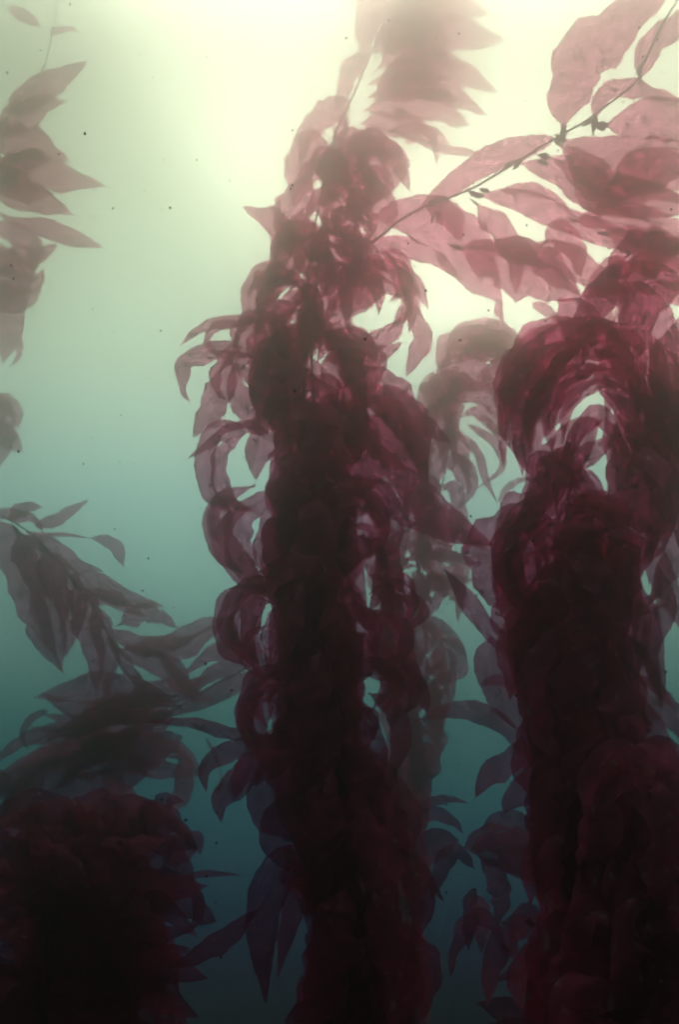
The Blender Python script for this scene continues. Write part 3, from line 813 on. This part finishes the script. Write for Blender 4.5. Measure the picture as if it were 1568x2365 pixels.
# ================================================================== dim blades between the two dark columns, low
dim = kelp('giant_kelp', 'dim arching kelp in deep teal water between the bases of the middle and right columns', 'kelp',
           [(1290, 2500, 4.8), (1270, 2200, 5.0), (1260, 2000, 5.2), (1250, 1850, 5.2)], 'giant kelp plants', 4)
draw(dim, [
 ([(960,1665),(1050,1640),(1150,1665),(1235,1765)], 48, 5.2, 4.8, dict(peak=.5)),
 ([(925,1880),(980,1860),(1030,1845),(1085,1855)], 24, 5.0, 5.0, {}),
 ([(960,1885),(1010,1880),(1050,1900),(1070,1925)], 32, 5.0, 4.8, {}),
 ([(1110,1915),(1170,1895),(1250,1940),(1325,2010)], 48, 4.8, 4.6, {}),
 ([(925,1965),(970,2000),(1000,2050),(1028,2085)], 30, 4.4, 4.3, {}),
 ([(930,2030),(945,2060),(950,2080),(945,2100)], 24, 4.4, 4.3, {}),
 ([(1180,2020),(1240,2035),(1290,2060),(1325,2085)], 14, 4.6, 4.5, {}),
 ([(1140,2000),(1200,1990),(1270,2030),(1330,2100)], 60, 4.7, 4.6, {}),
 ([(1180,2180),(1220,2110),(1250,2140),(1320,2200)], 50, 4.6, 4.5, {}),
 ([(1090,1960),(1150,1960),(1210,1990),(1260,2060)], 80, 4.9, 4.8, {}),
 ([(1060,1940),(1000,1950),(950,2000),(930,2080)], 70, 5.0, 4.9, {}),
 ([(1070,1960),(1130,1940),(1200,1940),(1290,1980)], 60, 5.0, 4.9, {}),
 ([(1110,1580),(1150,1570),(1190,1590),(1220,1620)], 26, 5.2, 5.0, {}),
])
fill(dim, [(1960, 960, 1240, 5.0), (2100, 960, 1280, 4.9), (2380, 940, 1300, 4.7)], 12, 61, wr=(45, 80), lr=(180, 330), ds=.4)

# ================================================================== sea floor
def seabed():
    n = 60
    V, F = [], []
    for i in range(n + 1):
        for j in range(n + 1):
            x, y = (i / n - .5) * 27.6, (j / n - .5) * 26 + 4.2
            z = -8 + .5 * noise.noise(Vector((x * .2, y * .2, 0))) + .18 * noise.noise(Vector((x * .8, y * .8, 3)))
            V.append((x, y, z))
    for i in range(n):
        for j in range(n):
            a = i * (n + 1) + j
            F.append((a, a + n + 1, a + n + 2, a + 1))
    m, t = new_mat('sea_floor')
    out = t.nodes.new('ShaderNodeOutputMaterial'); p = t.nodes.new('ShaderNodeBsdfPrincipled')
    ns = t.nodes.new('ShaderNodeTexNoise'); ns.inputs['Scale'].default_value = 3; ns.inputs['Detail'].default_value = 8
    r = t.nodes.new('ShaderNodeValToRGB')
    r.color_ramp.elements[0].color = (.03, .035, .03, 1); r.color_ramp.elements[1].color = (.12, .11, .09, 1)
    t.links.new(ns.outputs['Fac'], r.inputs[0]); t.links.new(r.outputs[0], p.inputs['Base Color'])
    p.inputs['Roughness'].default_value = .9
    t.links.new(p.outputs[0], out.inputs[0])
    o = mesh_obj('seabed', V, F, m, None)
    o['kind'] = 'structure'
seabed()

# ================================================================== added specks hung in the water, standing in for dust on the film
def specks():
    q = random.Random(3)
    V, F = [], []
    for i in range(460):
        p = at(q.uniform(-60, 1630), q.uniform(-60, 2420), q.uniform(1.4, 4.2))
        r = q.choice((.0013, .0018, .0024, .003, .0038))
        k0 = len(V)
        for a in ((1, 0, 0), (-1, 0, 0), (0, 1, 0), (0, -1, 0), (0, 0, 1), (0, 0, -1)):
            V.append(p + Vector(a) * r * q.uniform(.6, 1.4))
        for f in ((0, 2, 4), (2, 1, 4), (1, 3, 4), (3, 0, 4), (2, 0, 5), (1, 2, 5), (3, 1, 5), (0, 3, 5)):
            F.append(tuple(k0 + x for x in f))
    m, t = new_mat('film_dust')
    out = t.nodes.new('ShaderNodeOutputMaterial'); p = t.nodes.new('ShaderNodeBsdfPrincipled')
    ns = t.nodes.new('ShaderNodeTexNoise'); r = t.nodes.new('ShaderNodeValToRGB')
    r.color_ramp.elements[0].color = (.03, .02, .015, 1); r.color_ramp.elements[1].color = (.08, .05, .04, 1)
    t.links.new(ns.outputs['Fac'], r.inputs[0]); t.links.new(r.outputs[0], p.inputs['Base Color'])
    p.inputs['Roughness'].default_value = .9
    t.links.new(p.outputs[0], out.inputs[0])
    o = mesh_obj('film_dust_specks', V, F, m, None)
    o['kind'] = 'stuff'
specks()

# ================================================================== the water's haze
def haze():
    x0, x1, y0, y1, z0, z1 = -14, 14, -4, 15.5, -9.6, 11.2
    V = [(x, y, z) for x in (x0, x1) for y in (y0, y1) for z in (z0, z1)]
    F = [(0, 1, 3, 2), (4, 6, 7, 5), (0, 4, 5, 1), (2, 3, 7, 6), (0, 2, 6, 4), (1, 5, 7, 3)]
    m, t = new_mat('water_haze')
    out = t.nodes.new('ShaderNodeOutputMaterial'); p = t.nodes.new('ShaderNodeVolumePrincipled')
    p.inputs['Color'].default_value = HAZE_C
    p.inputs['Absorption Color'].default_value = HAZE_A
    p.inputs['Density'].default_value = HAZE_D
    p.inputs['Anisotropy'].default_value = HAZE_G
    t.links.new(p.outputs[0], out.inputs['Volume'])
    me = bpy.data.meshes.new('haze'); me.from_pydata(V, [], F); me.materials.append(m)
    o = bpy.data.objects.new('haze', me); col.objects.link(o)
    o['kind'] = 'stuff'
HAZE_D, HAZE_G, HAZE_C, HAZE_A = .3, .95, (.84, .85, .81, 1), (.0, .02, .0, 1)
haze()
